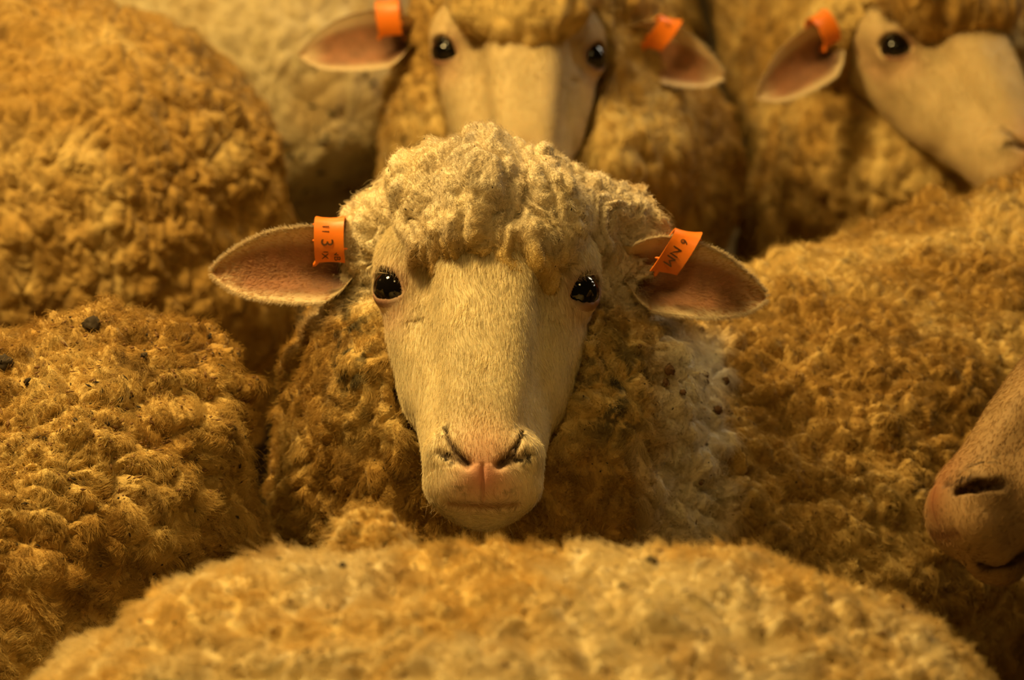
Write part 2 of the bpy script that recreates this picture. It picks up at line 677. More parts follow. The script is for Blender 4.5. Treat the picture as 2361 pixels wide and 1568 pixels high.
def strands(S, density, length, rad, clump, lay, seg=5, parent=None, curl=.35, bright=1.06):
    V, T = S.fV, S.fT
    C = V[T].mean(1)
    d, sx, sy, ok = cam_view(C, .10)
    e1, e2 = V[T[:, 1]] - V[T[:, 0]], V[T[:, 2]] - V[T[:, 0]]
    fnv = np.cross(e1, e2)
    ar = np.linalg.norm(fnv, axis=1) * .5
    fnv /= (2 * ar[:, None] + 1e-12)
    vd = (C - CAM); vd /= np.linalg.norm(vd, axis=1, keepdims=True)
    ok &= ((S.fN[T].mean(1) * vd).sum(1) < .3)
    w = ar * ok
    n = int(w.sum() * density)
    if n < 10:
        return
    r = np.random.default_rng(S.seed)
    cs = np.cumsum(w); cs /= cs[-1]
    ti = np.searchsorted(cs, r.random(n))
    ti = np.clip(ti, 0, len(T) - 1)
    a, b_ = r.random((2, n)).astype(F4)
    fl_ = a + b_ > 1
    a[fl_], b_[fl_] = 1 - a[fl_], 1 - b_[fl_]
    wts = np.stack([1 - a - b_, a, b_], 1)
    t = T[ti]

    def lerp(A):
        return (A[t] * wts[..., None]).sum(1) if A.ndim > 1 else (A[t] * wts).sum(1)
    P = lerp(V); N = lerp(S.fN); vec = S.fvec[t[:, 0]]; Cc = lerp(S.fC); cap = lerp(S.fcap)
    N /= np.linalg.norm(N, axis=1, keepdims=True) + 1e-9
    cid = S.fcid[t[:, 0]]
    ph = (cid & np.uint32(1023)).astype(F4) / 1023 * 6.283
    ph2 = ((cid >> np.uint32(10)) & np.uint32(1023)).astype(F4) / 1023 * 6.283
    cmb = np.broadcast_to(S.fcomb, P.shape)
    if S.cap_weight:
        cd_ = S.cap_dir(P)
        cmb = np.where((cap > .5)[:, None], cd_, cmb)
    tang = cmb - N * (cmb * N).sum(1)[:, None]
    tang /= np.linalg.norm(tang, axis=1, keepdims=True) + 1e-6
    # each lock leans its own way
    B = np.cross(N, tang)
    dirv = tang * np.cos(ph)[:, None] * .8 + B * np.sin(ph)[:, None] * .8 + tang * .6
    rnd = r.normal(0, 1, (n, 3)).astype(F4)
    L = length * (.55 + .7 * r.random(n)).astype(F4) * np.where(cap > .5, .68, 1.0).astype(F4)
    pts = np.zeros((n, seg, 3), F4)
    P = P - N * (.0012)
    for k in range(seg):
        s = k / (seg - 1)
        wob = np.sin(ph2 + s * 7.5)[:, None] * tang + np.cos(ph2 * 1.3 + s * 7.5)[:, None] * B
        pts[:, k] = P + N * (L * s * (1 - .35 * lay * s))[:, None] + dirv * (L * lay * s * s)[:, None] + vec * (clump * s) + \
            wob * (L * curl * s * .5)[:, None] + rnd * (L * .10 * s)[:, None]
    rr = rad * np.array([1 - .65 * (k / (seg - 1)) ** 1.5 for k in range(seg)])
    cc = Cc * (bright + .22 * r.normal(0, .5, (n, 1))).astype(F4)
    o = make_curves('wool_fibre', pts, rr, M['fibre'], parent or S.fleece, np.clip(cc, .01, 1))
    o['kind'] = 'stuff'
    return o


def surf_points(S, n, seed, box2=None, facing=-.15):
    """random points of the visible fleece, optional window (x0,x1,y0,y1) in picture proportions"""
    r = np.random.default_rng(seed)
    V, T = S.fV, S.fT
    C = V[T].mean(1)
    d, sx, sy, ok = cam_view(C, .1)
    N = S.fN[T].mean(1)
    vd = (C - CAM); vd /= np.linalg.norm(vd, axis=1, keepdims=True)
    ok &= (N * vd).sum(1) < facing
    if box2:
        ok &= (sx > box2[0]) & (sx < box2[1]) & (sy > box2[2]) & (sy < box2[3])
    i = np.flatnonzero(ok)
    if not len(i):
        return np.zeros((0, 3)), np.zeros((0, 3))
    ar = np.linalg.norm(np.cross(V[T[i, 1]] - V[T[i, 0]], V[T[i, 2]] - V[T[i, 0]]), axis=1)
    k = r.choice(i, n, p=ar / ar.sum())
    return C[k], N[k] / np.linalg.norm(N[k], axis=1, keepdims=True)


def lumpy_ball(r, seed, spikes=0.25, n=10, m_=14):
    rg = np.random.default_rng(seed)
    V, Fc = [], []
    for i in range(n + 1):
        th = math.pi * i / n
        for j in range(m_):
            ph = 2 * math.pi * j / m_
            V.append((math.sin(th) * math.cos(ph), math.sin(th) * math.sin(ph), math.cos(th)))
    V = np.array(V)
    k = 1 + spikes * vnoise((V * 3.1 + seed * 3.7).astype(F4), seed)
    V = V * (r * k)[:, None]
    for i in range(n):
        for j in range(m_):
            a, b_ = i * m_ + j, i * m_ + (j + 1) % m_
            Fc += [(a, a + m_, b_ + m_), (a, b_ + m_, b_)]
    return V.astype(F4), np.array(Fc)


def burr(S, c, nrm, r, seed, mat='burr', name='burr', flat=.8):
    V, T = lumpy_ball(r, seed, .45)
    z = unit(nrm); x = unit(np.cross(z, [.3, .9, .2])); y = np.cross(z, x)
    V = V @ np.stack([x, y, z * flat]) + c + z * r * .45
    return make_mesh(name, V, T, M[mat], S.fleece)


def chaff(S, n, seed, size=.0016, box2=None, mat='chaff'):
    C, N = surf_points(S, n, seed, box2)
    if not len(C):
        return
    r = np.random.default_rng(seed)
    n = len(C)
    l = size * (.5 + 1.3 * r.random(n) ** 2)
    w = size * (.3 + .4 * r.random(n))
    a = np.cross(N, r.normal(size=(n, 3)))
    a /= np.linalg.norm(a, axis=1, keepdims=True)
    b_ = np.cross(N, a)
    c = C + N * .0022
    h = size * .35
    V = np.stack([c + a * l[:, None], c + b_ * w[:, None], c - a * l[:, None], c - b_ * w[:, None], c + N * h, c - N * h], 1).reshape(-1, 3)
    base = np.arange(n)[:, None] * 6
    f = np.array([[0, 1, 4], [1, 2, 4], [2, 3, 4], [3, 0, 4], [1, 0, 5], [2, 1, 5], [3, 2, 5], [0, 3, 5]])
    T = (base[:, None, :] + f[None]).reshape(-1, 3)
    o = make_mesh('chaff', V, T, M[mat], S.fleece, smooth=False)
    o['kind'] = 'stuff'


# ---------------------------------------------------------------- heads
def head_frame(D, X):
    U = -unit(cam2w(D))
    X = cam2w(X)
    X = unit(X - U * (X @ U))
    N = np.cross(X, U)
    return np.stack([X, U, N], 1)       # columns


def face_color(L, seed, tone=1.0):
    x, u, n = L[:, 0], L[:, 1], L[:, 2]
    v = CT * u + ST * n
    ax = np.abs(x)
    c = np.tile(np.array([.82, .70, .44], F4), (len(L), 1))

    def mixin(w, colr):
        nonlocal c
        c = c + (np.asarray(colr, F4) - c) * np.clip(w, 0, 1)[:, None]
    f = fbm(L * 60, seed, 3)
    c = c * (1 + .10 * f)[:, None]
    front = (n > -.075)

    def g(px, py, rx, ry):
        a, b_ = fp(px, py)
        return np.exp(-(((ax - abs(a)) / (rx * .0003)) ** 2 + ((v - b_) / (ry * .0003)) ** 2)) * front
    pink = np.array([.74, .36, .25]) if not SIDE_SLITS else np.array([.62, .36, .22])
    mixin(.75 * g(1122, 1078, 52, 48) + .40 * g(1122, 1122, 92, 45) + .30 * g(1122, 1010, 85, 70), pink)   # nose and lips
    mixin(.5 * g(1122, 1025, 50, 38), (.62, .36, .20))
    mixin(.5 * g(1345, 715, 45, 55), (.74, .47, .33))                       # bare skin under the eyes
    mixin(.45 * g(1330, 640, 60, 50), (.66, .44, .28))
    # rim of the eyelids
    q = np.stack([ax, u, n], 1) - EYE_C
    mixin(.9 * np.exp(-((np.linalg.norm(q, axis=1) - .0162) / .0030) ** 2) * ((q @ EYE_E) > .0055), (.26, .11, .07))
    near = front & (u < .0)
    sp = np.zeros(len(L), F4)
    LL = L[near]
    sp[near] = sstep(.15, .5, fbm(LL * 330, seed + 4, 2) + .12)
    dirt = (.05, .04, .022)
    zone = 1.0 * g(1042, 1048, 40, 20) + .8 * g(1035, 995, 14, 22) + .35 * g(1178, 1120, 26, 20)
    mixin(sp * zone * 1.2, dirt)
    sp2 = np.zeros(len(L), F4)
    sp2[near] = sstep(.45, .8, fbm(LL * 300, seed + 8, 2))
    mixin(sp2 * (g(1310, 712, 16, 30)) * .9, (.16, .07, .03))
    # nostril, mouth and philtrum
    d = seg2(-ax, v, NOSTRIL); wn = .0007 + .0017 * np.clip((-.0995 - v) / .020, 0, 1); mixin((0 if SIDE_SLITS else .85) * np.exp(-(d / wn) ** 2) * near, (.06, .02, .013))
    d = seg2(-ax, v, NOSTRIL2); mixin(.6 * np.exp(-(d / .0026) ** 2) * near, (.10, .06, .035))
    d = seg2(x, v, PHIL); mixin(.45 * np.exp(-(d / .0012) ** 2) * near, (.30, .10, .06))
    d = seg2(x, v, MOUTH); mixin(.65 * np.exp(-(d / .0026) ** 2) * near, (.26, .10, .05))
    if SIDE_SLITS:
        A = np.stack([ax, u, n], 1)
        for pts in (SLIT_NOSE, SLIT_MOUTH):
            for p_, q_ in zip(pts[:-1], pts[1:]):
                mixin(.8 * np.exp(-(np.maximum(s_cap(A, p_, q_, .002, .002), 0) / .0035) ** 2), (.06, .025, .015))
    # grey olive stain under the eye
    mixin(.55 * g(905, 690, 16, 10), (.20, .17, .11))
    return np.clip(c * tone, .01, 1).astype(F4)


EAR_S = [0, .08, .20, .32, .48, .61, .73, .85, .935, .98, 1.0]
EAR_T = [.022, .028, .032, .032, .0305, .0276, .022, .015, .0085, .004, .0006]
EAR_B = [.004, .014, .0222, .0225, .0218, .0204, .018, .0135, .0075, .0035, .0006]


def ear_frame(side, droop=0.0, swing=0.0):
    """base point and axes of an ear in head coordinates; side -1: the sheep's right ear"""
    base = np.array([-.094 if side < 0 else .099, .046, -.072])
    up = np.array([0, CT, ST])
    out = np.array([0, -ST, CT])
    d = np.array([side, 0, 0]) * math.cos(droop) - up * math.sin(droop)
    d = unit(d * math.cos(swing) + out * math.sin(swing))
    a = unit(up - d * (up @ d))
    o = np.cross(d, a) * side
    return base, d, a, o


def ear_point(fr, s, t, L=.1035, k=1.0):
    base, d, a, o = fr
    tt = np.interp(s, EAR_S, EAR_T); bb = np.interp(s, EAR_S, EAR_B)
    across = np.where(t > 0, t * tt, t * bb)
    cup = np.interp(s, [0, .15, .5, 1], [.026, .020, .011, .002])
    dep = cup * (np.abs(t) ** 1.8) - cup * .45 + .006 * np.sin(s * 3.1)
    return base + np.multiply.outer(s * L, d) + np.multiply.outer(across, a) + np.multiply.outer(dep, o)


def build_ear(S, side, parent, droop, swing, hairs):
    fr = ear_frame(side, droop, swing)
    ns, ntt = 44, 33
    s = np.linspace(-.28, 1, ns)
    t = np.linspace(-1, 1, ntt)
    SS, TT = np.meshgrid(s, t, indexing='ij')
    SSc = np.clip(SS, 0, 1)
    front = ear_point(fr, SSc.ravel(), TT.ravel()).reshape(ns, ntt, 3) + np.multiply.outer(np.minimum(SS, 0) * .09, fr[1]) + np.multiply.outer(np.minimum(SS, 0) * .18, fr[3])
    th = .0034 * np.sqrt(np.clip(1 - TT ** 4, 0, 1)) * (1 - .5 * SSc) + .0003
    back = front - fr[3] * th[..., None]
    V = np.concatenate([front.reshape(-1, 3), back.reshape(-1, 3)])
    T = []
    nb = ns * ntt
    for i in range(ns - 1):
        for j in range(ntt - 1):
            a, b_, c, d = i * ntt + j, i * ntt + j + 1, (i + 1) * ntt + j + 1, (i + 1) * ntt + j
            T += [(a, b_, c), (a, c, d), (nb + a, nb + c, nb + b_), (nb + a, nb + d, nb + c)]
    for j in (0, ntt - 1):
        for i in range(ns - 1):
            a, b_ = i * ntt + j, (i + 1) * ntt + j
            T += [(a, b_, nb + b_), (a, nb + b_, nb + a)]
    for i in (0, ns - 1):
        for j in range(ntt - 1):
            a, b_ = i * ntt + j, i * ntt + j + 1
            T += [(a, b_, nb + b_), (a, nb + b_, nb + a)]
    T = np.array(T)
    if side < 0:
        T = T[:, ::-1]
    P = (S.mid + V @ S.R.T * S.hs).astype(F4)
    # colour: pink bare inside, pale haired rim and back
    inner = np.zeros(len(V), F4)
    ii = (1 - sstep(.55, .95, np.where(TT > 0, TT * 1.12, -TT))) * (1 - sstep(.72, .99, SS))
    inner[:nb] = ii.ravel()
    c = np.tile(np.array([.72, .56, .34], F4), (len(V), 1))
    f = fbm((V * 130).astype(F4), S.seed + 60, 3)
    pk = np.array([.31, .125, .062], F4) * (1 + .3 * f)[:, None]
    c = c + (pk - c) * (inner * .9)[:, None]
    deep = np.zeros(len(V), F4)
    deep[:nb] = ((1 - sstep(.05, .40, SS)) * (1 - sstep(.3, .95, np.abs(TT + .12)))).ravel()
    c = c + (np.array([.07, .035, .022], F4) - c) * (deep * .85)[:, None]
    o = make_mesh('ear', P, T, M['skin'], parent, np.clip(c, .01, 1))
    if hairs:
        r = np.random.default_rng(S.seed + 5 + side)
        n = hairs
        # rim fringe and short down over the inside
        n1 = n // 2
        tt = np.sign(r.random(n1) - .5) * (1 - .10 * r.random(n1) ** 2)
        s1 = r.random(n1) ** .8
        tipm = s1 > .9
        p = ear_point(fr, s1, tt)
        dv = np.multiply.outer(np.sign(tt) * (1 - .6 * s1), fr[2]) * .7 + fr[1] * .7 + fr[3] * .35 + r.normal(0, .25, (n1, 3))
        n2 = n - n1
        t2 = r.uniform(-1, 1, n2)
        s2 = r.uniform(.15, .98, n2)
        p2 = ear_point(fr, s2, t2)
        dv2 = fr[1] * 1.0 + fr[3] * .45 + np.multiply.outer(t2 * .5, fr[2]) + r.normal(0, .25, (n2, 3))
        p = np.concatenate([p, p2]); dv = np.concatenate([dv, dv2])
        dv /= np.linalg.norm(dv, axis=1, keepdims=True)
        L = np.concatenate([np.full(n1, .0042), np.full(n2, .0036)]) * (.6 + .6 * r.random(n))
        pts = np.stack([p + dv * (L * k / 3)[:, None] - fr[3] * (L * .25 * (k / 3) ** 2)[:, None] for k in range(4)], 1)
        pts = S.mid + pts @ S.R.T * S.hs
        cc = np.tile(np.array([.82, .68, .46], F4), (n, 1)) * (.85 + .3 * r.random((n, 1)))
        cc[n1:] *= np.array([.72, .50, .38]) 
        hh = make_curves('ear_hair', pts, np.array([.00011, .0001, .00008, .00003]), M['fibre'], o, np.clip(cc, 0, 1))
        hh['kind'] = 'stuff'
    return o, fr


def build_tag(S, side, fr, parent, glyphs, s0=.05, s1=.255, tilt=0.0, label=None):
    base, d, a, o = fr
    path = [(.004, -.0080), (.018, -.0050), (.029, .0025), (.0355, .0085), (.0378, .0135), (.0368, .0180), (.0335, .0208),
            (.0282, .0222), (.0220, .0222), (.0160, .0208), (.0105, .0180), (.0072, .0152)]
    path = np.array(path)
    nw = 5
    th = .0013
    tg = np.gradient(path, axis=0)
    tg /= np.linalg.norm(tg, axis=1, keepdims=True)
    nr = np.stack([-tg[:, 1], tg[:, 0]], 1)
    # make the offset point outwards
    if (nr[4] @ np.array([1, 0])) < 0:
        nr = -nr
    V, T = [], []
    Lr = .1035
    for lay_ in (1, -1):
        for k, (p, q) in enumerate(zip(path, nr)):
            for w in range(nw):
                s = s0 + (s1 - s0) * w / (nw - 1)
                sk = tilt * (p[0] - .022)
                # the plastic flares a little towards its edges
                fl_ = .0012 * (2 * w / (nw - 1) - 1) ** 2
                pp = p + q * (lay_ * th * .5 + fl_)
                V.append(base + d * (s * Lr + sk) + a * pp[0] + o * pp[1])
    n1 = len(path) * nw
    for k in range(len(path) - 1):
        for w in range(nw - 1):
            i = k * nw + w
            T += [(i, i + 1, i + nw + 1), (i, i + nw + 1, i + nw)]
            T += [(n1 + i, n1 + i + nw + 1, n1 + i + 1), (n1 + i, n1 + i + nw, n1 + i + nw + 1)]
    for k in range(len(path) - 1):
        for w in (0, nw - 1):
            i = k * nw + w
            T += [(i, i + nw, n1 + i + nw), (i, n1 + i + nw, n1 + i)]
    for k in (0, len(path) - 1):
        for w in range(nw - 1):
            i = k * nw + w
            T += [(i, i + 1, n1 + i + 1), (i, n1 + i + 1, n1 + i)]
    # little moulded nibs at the edges and the closing tooth at the foot
    def nib(s, kpath, r, l, dirv):
        p = path[kpath]; q = nr[kpath]
        c = base + d * (s * Lr + tilt * (p[0] - .022)) + a * p[0] + o * p[1]
        z = unit(dirv); x = unit(np.cross(z, o)); y = np.cross(z, x)
        st = len(V)
        for j in range(8):
            an = j * math.pi / 4
            V.append(c - z * l * .3 + (x * math.cos(an) + y * math.sin(an)) * r)
        for j in range(8):
            an = j * math.pi / 4
            V.append(c + z * l * .6 + (x * math.cos(an) + y * math.sin(an)) * r * .75)
        V.append(c + z * l)
        for j in range(8):
            k_ = (j + 1) % 8
            T.extend([(st + j, st + k_, st + 8 + k_), (st + j, st + 8 + k_, st + 8 + j), (st + 8 + j, st + 8 + k_, st + 16)])
    nib(s1, 6, .0009, .0016, d)
    nib(s1, 8, .0009, .0016, d)
    nib(s0, 9, .0010, .0028, -d)
    nib(s1 - .01 if tilt == 0 else s0 + .05, 11, .0019, .0050, (-a + d * .8) if tilt == 0 else (-a - d * .3))
    P = (S.mid + np.array(V) @ S.R.T * S.hs).astype(F4)
    T = np.array(T)
    tag = make_mesh('ear_tag', P, T, M['tag'], parent)
    md = tag.modifiers.new('edge', 'EDGE_SPLIT'); md.split_angle = math.radians(50)
    tag['label'] = 'orange plastic loop tag with dark print'
    # printed characters, turned to run down the front face
    for ch, aa, ss, size, kp in glyphs:
        fd = bpy.data.curves.new('tag_print', 'FONT')
        fd.body = ch
        fd.size = size
        fd.align_x = 'CENTER'; fd.align_y = 'CENTER'
        fd.extrude = .00008
        tmp = bpy.data.objects.new('tag_print', fd)
        me = bpy.data.meshes.new_from_object(tmp)
        bpy.data.objects.remove(tmp)
        me.materials.clear()
        me.materials.append(M['print'])
        to = bpy.data.objects.new('tag_print', me)
        col.objects.link(to)
        p = np.array([aa, np.interp(aa, path[::-1][:7, 0], path[::-1][:7, 1])])
        q = nr[kp] if nr[kp][1] > 0 else -nr[kp]
        s = s0 + (s1 - s0) * ss
        c = base + d * (s * Lr + tilt * (aa - .022)) + a * (p[0] + q[0] * .0011) + o * (p[1] + q[1] * .0011)
        zz = unit(a * q[0] + o * q[1])
        xx = unit(-a + d * tilt * -1); xx = unit(xx - zz * (xx @ zz))
        yy = np.cross(zz, xx)
        Rw = S.R @ np.stack([xx, yy, zz], 1)
        m = Matrix.Identity(4)
        for i in range(3):
            for j in range(3):
                m[j][i] = Rw[j, i]
        pw = S.mid + S.R @ c * S.hs
        for j in range(3):
            m[j][3] = pw[j]
        to.parent = tag
        to.matrix_parent_inverse = parent_inverse(tag)
        to.matrix_basis = m
    return tag


def build_eye(S, side, parent):
    V, T = [], []
    n, m_ = 20, 28
    for i in range(n + 1):
        th = math.pi * i / n
        for j in range(m_):
            ph = 2 * math.pi * j / m_
            V.append((math.sin(th) * math.cos(ph), math.sin(th) * math.sin(ph), math.cos(th) * (1.04 if th < .9 else 1)))
    for i in range(n):
        for j in range(m_):
            a, b_ = i * m_ + j, i * m_ + (j + 1) % m_
            T += [(a, a + m_, b_ + m_), (a, b_ + m_, b_)]
    V = np.array(V) * EYE_R
    V = V[:, 0:1] * EYE_S + V[:, 1:2] * EYE_T + V[:, 2:3] * EYE_E + EYE_C
    T = np.array(T)
    if side < 0:
        V[:, 0] *= -1
        T = T[:, ::-1]
    P = S.mid + V @ S.R.T * S.hs
    return make_mesh('eye', P.astype(F4), T, M['eye'], parent)


def face_hair(S, V, T, C, n, parent):
    """short coat lying down the face"""
    L = ((V - S.mid) @ S.R) / S.hs
    cen = L[T].mean(1)
    Nn = normals(V, T)
    NL = (Nn @ S.R)
    ar = np.linalg.norm(np.cross(V[T[:, 1]] - V[T[:, 0]], V[T[:, 2]] - V[T[:, 0]]), axis=1)
    v = CT * cen[:, 1] + ST * cen[:, 2]
    ax = np.abs(cen[:, 0])
    ok = (cen[:, 1] < .09) & (cen[:, 2] > -.115)
    q = np.stack([ax, cen[:, 1], cen[:, 2]], 1) - EYE_C
    ok &= (np.linalg.norm(q, axis=1) > .0185)
    a_, b_ = fp(1122, 1085)
    bare = np.exp(-((cen[:, 0] / .024) ** 2 + ((v - b_) / .022) ** 2)) * (cen[:, 2] > -.07)
    w = ar * ok * np.clip(1.15 - 1.3 * bare, 0, 1)
    r = np.random.default_rng(S.seed + 90)
    cs = np.cumsum(w); cs /= cs[-1]
    ti = np.clip(np.searchsorted(cs, r.random(n)), 0, len(T) - 1)
    p = L[T[ti]]
    wt = r.dirichlet((1, 1, 1), n)
    P = (p * wt[..., None]).sum(1)
    N = NL[T[ti]].mean(1)
    N /= np.linalg.norm(N, axis=1, keepdims=True)
    # flow: from the forehead down and outwards, forward-down on the cheeks
    fx = np.sign(P[:, 0]) * np.clip(np.abs(P[:, 0]) * 7, 0, .55)
    flow = np.stack([fx, -np.ones(n), np.zeros(n)], 1)
    flow += .55 * np.stack([vnoise((P * 55).astype(F4), 3), vnoise((P * 55).astype(F4), 4), 0 * fx], 1)
    flow -= N * (flow * N).sum(1)[:, None]
    flow /= np.linalg.norm(flow, axis=1, keepdims=True)
    Lh = (.0030 + .0022 * sstep(-.10, .02, P[:, 1])) * (.6 + .7 * r.random(n))
    rnd = r.normal(0, .14, (n, 3))
    pts = np.stack([P + flow * (Lh * s)[:, None] + N * (Lh * (.42 * s - .18 * s * s))[:, None] + rnd * (Lh * s)[:, None] for s in (0, .33, .66, 1)], 1)
    pts = S.mid + pts @ S.R.T * S.hs
    cc = C[T[ti, 0]] * (1.02 + .20 * r.normal(0, .5, (n, 1)))
    o = make_curves('face_hair', pts, np.array([.00011, .0001, .00008, .00003]), M['fibre'], parent, np.clip(cc, .01, 1).astype(F4))
    o['kind'] = 'stuff'


def whiskers(S, parent, seed=1):
    r = np.random.default_rng(seed)
    P, D, L = [], [], []
    for k in range(46):          # chin and lips
        px = r.uniform(1000, 1235); py = 1215 - abs(px - 1120) * .55 + r.uniform(-14, 2)
        x, v = fp(px, py)
        n = -.055
        P.append((x, (v - ST * n) / CT + .004, n)); D.append((x * 9 + r.normal(0, .25), -1, .15 + r.normal(0, .2))); L.append(r.uniform(.008, .024))
    for sd in (-1, 1):           # lashes
        for k in range(9):
            e = EYE_C + EYE_T * r.uniform(.006, .010) * np.sign(EYE_T[1]) + EYE_E * .011 + EYE_S * r.uniform(-.009, .004)
            e = e * np.array([sd, 1, 1])
            P.append(tuple(e)); D.append((sd * (1.0 + r.normal(0, .3)), .1 + r.normal(0, .35), .6)); L.append(r.uniform(.008, .017))
    P, D, L = np.array(P), np.array(D), np.array(L)
    D /= np.linalg.norm(D, axis=1, keepdims=True)
    bend = r.normal(0, .25, P.shape)
    pts = np.stack([P + D * (L * s)[:, None] + bend * (L * s * s)[:, None] for s in np.linspace(0, 1, 6)], 1)
    pts = S.mid + pts @ S.R.T * S.hs
    cc = np.tile(np.array([.75, .6, .38]), (len(P), 1))
    o = make_curves('whisker', pts, np.array([.00016, .00015, .00013, .0001, .00007, .00003]), M['fibre'], parent, cc)
    o['kind'] = 'stuff'


# ---------------------------------------------------------------- a sheep
def sheep(label, seed, rump, shoulder, zback, Rb, head=None, neck=None, extra=(), h0=.016, target=.004, amp=.006, lock=.016,
          comb=(0, 0, -1), stretch=1.5, stain=0.0, tone=1.0, dens=.12e6, slen=.006, srad=.00016, head_detail=2, tags=(), ears=(),
          eyes=True, face_tint=(1, 1, 1), dz=(0., 0.), colorfn=None, face_hairs=0, clump=.5, lay=.6, group='sheep packed in the barn', necks=None, ksm=.07, fh=None, spread=None, k2=.03):
    S = Sheep()
    S.seed = seed
    rump = np.array([rump[0], rump[1], 0.]); shoulder = np.array([shoulder[0], shoulder[1], 0.])
    ax = unit(shoulder - rump)
    side = np.array([-ax[1], ax[0], 0])
    zc = zback - Rb
    hs = 1.0
    if head is None:
        mid = shoulder + ax * .40 + np.array([0, 0, zback + .04])
        U = unit(-(ax * .62 + np.array([0, 0, -.78])))
        X = unit(np.cross(ax, [0, 0, 1.0]) * -1)
        X = unit(X - U * (X @ U))
        R = np.stack([X, U, np.cross(X, U)], 1)
        if (R[:, 2] @ ax) < 0:
            X = -X
            R = np.stack([X, U, np.cross(X, U)], 1)
    else:
        mid = Wp(*head['mid'])
        R = head_frame(head['D'], head['X'])
        hs = head.get('scale', 1.0)
    S.mid, S.R, S.hs = mid, R, hs
    R32, mid32 = R.astype(F4), mid.astype(F4)

    def loc(P):
        return ((P - mid32) @ R32) / F4(hs)

    def hw(p):
        return mid + R @ np.array(p) * hs
    A = rump + [0, 0, zc + dz[0]]
    Bm = shoulder + [0, 0, zc + dz[1]]
    nb = Bm + ax * .06 + [0, 0, .06]
    poll = hw((0, .05, -.10))
    # --- body: head, neck, trunk and legs in one skin
    legs = []
    for q, fw in ((A, .02), (Bm, -.02)):
        for sd in (-1, 1):
            t = q + side * sd * Rb * .52 + ax * fw
            legs.append((t - [0, 0, Rb * .3], np.array([t[0], t[1], .27]) + ax * (.03 if q is A else 0), np.array([t[0], t[1], .035])))

    def body_fn(P):
        f = s_cap(P, A, Bm, Rb * .74, Rb * .76)
        f = smin(f, s_cap(P, nb, poll, Rb * .48, .058), .05)
        for a_, k_, b_ in legs:
            g = smin(s_cap(P, a_, k_, .06, .030), s_cap(P, k_, b_, .028, .021), .02)
            f = smin(f, g, .04)
        L = loc(P)
        r = np.sqrt((L ** 2).sum(1))
        h = r - .12
        nr = r < .30
        if nr.any():
            h[nr] = head_sdf(L[nr])
        return smin(f, h * hs, .012)
    pts = np.array([A, Bm, nb, poll, hw((0, -.16, -.03)), hw((0, .10, 0))] + [p for l in legs for p in l])
    lo, hi = pts.min(0) - .24, pts.max(0) + .24
    lo[2] = -.02
    V, T = surface_nets(body_fn, lo, hi, .016)
    V = project(relax(V, T, 1), T, body_fn, 1)
    for k in range(head_detail):
        C = loc(V[T].mean(1))
        ok = (np.abs(C[:, 0]) < .11) & (C[:, 1] > -.19) & (C[:, 1] < .12) & (C[:, 2] > -.13) & (C[:, 2] < .06)
        if k >= 2:
            ok &= C[:, 2] > -.10
        if k >= 3:
            ok &= ((np.abs(C[:, 0]) < .06) & (C[:, 1] < -.085)) | (np.abs(np.abs(C[:, 0]) - .066) < .026) & (np.abs(C[:, 1]) < .028)
        V, T = refine(V, T, ok)
        V = project(V, T, body_fn, 2)
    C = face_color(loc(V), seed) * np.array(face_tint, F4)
    # --- the thing itself
    root = bpy.data.objects.new('sheep', None)
    root.empty_display_size = .1
    root.location = (float((rump[0] + shoulder[0]) / 2), float((rump[1] + shoulder[1]) / 2), 0)
    col.objects.link(root)
    root['label'] = label
    root['category'] = 'sheep'
    root['group'] = group
    S.root = root
    body = make_mesh('body', V, T, M['skin'], root, C)
    S.body = body
    for a_, k_, b_ in legs:
        Vh, Th = [], []
        for i, (rr, z) in enumerate(((.030, 0.), (.031, .012), (.026, .035), (.022, .052))):
            for j in range(12):
                an = j * math.pi / 6
                Vh.append((b_[0] + math.cos(an) * rr * 1.05 + ax[0] * .012 * (1 - z * 15), b_[1] + math.sin(an) * rr + ax[1] * .012 * (1 - z * 15), z))
        for i in range(3):
            for j in range(12):
                a2, b2 = i * 12 + j, i * 12 + (j + 1) % 12
                Th += [(a2, b2, b2 + 12), (a2, b2 + 12, a2 + 12)]
        for base, rev in ((0, True), (36, False)):
            for j in range(1, 11):
                t3 = (base, base + j, base + j + 1)
                Th.append(t3[::-1] if rev else t3)
        make_mesh('hoof', np.array(Vh), np.array(Th), M['hoof'], root, smooth=False)
    # --- fleece
    prims = [('cap', A, Bm, Rb * .97, Rb)]
    for l in legs:
        prims.append(('cap', l[0], (l[0] + l[1]) / 2, .085, .06))
    if necks is not None:
        prims += necks
    else:
        prims.append(('cap', nb, poll, Rb * .78, .085))
    prims += list(extra)
    fr_ = (head or {}).get('fringe', 0.0)
    caps = [((.0, .066 - fr_ * .8, -.006 + fr_), (.069, .060, .039)), ((.016, .085, -.070), (.100, .058, .058)),
            ((.092, .086, -.092), (.042, .040, .040)), ((-.060, .074, -.092), (.034, .036, .038))]

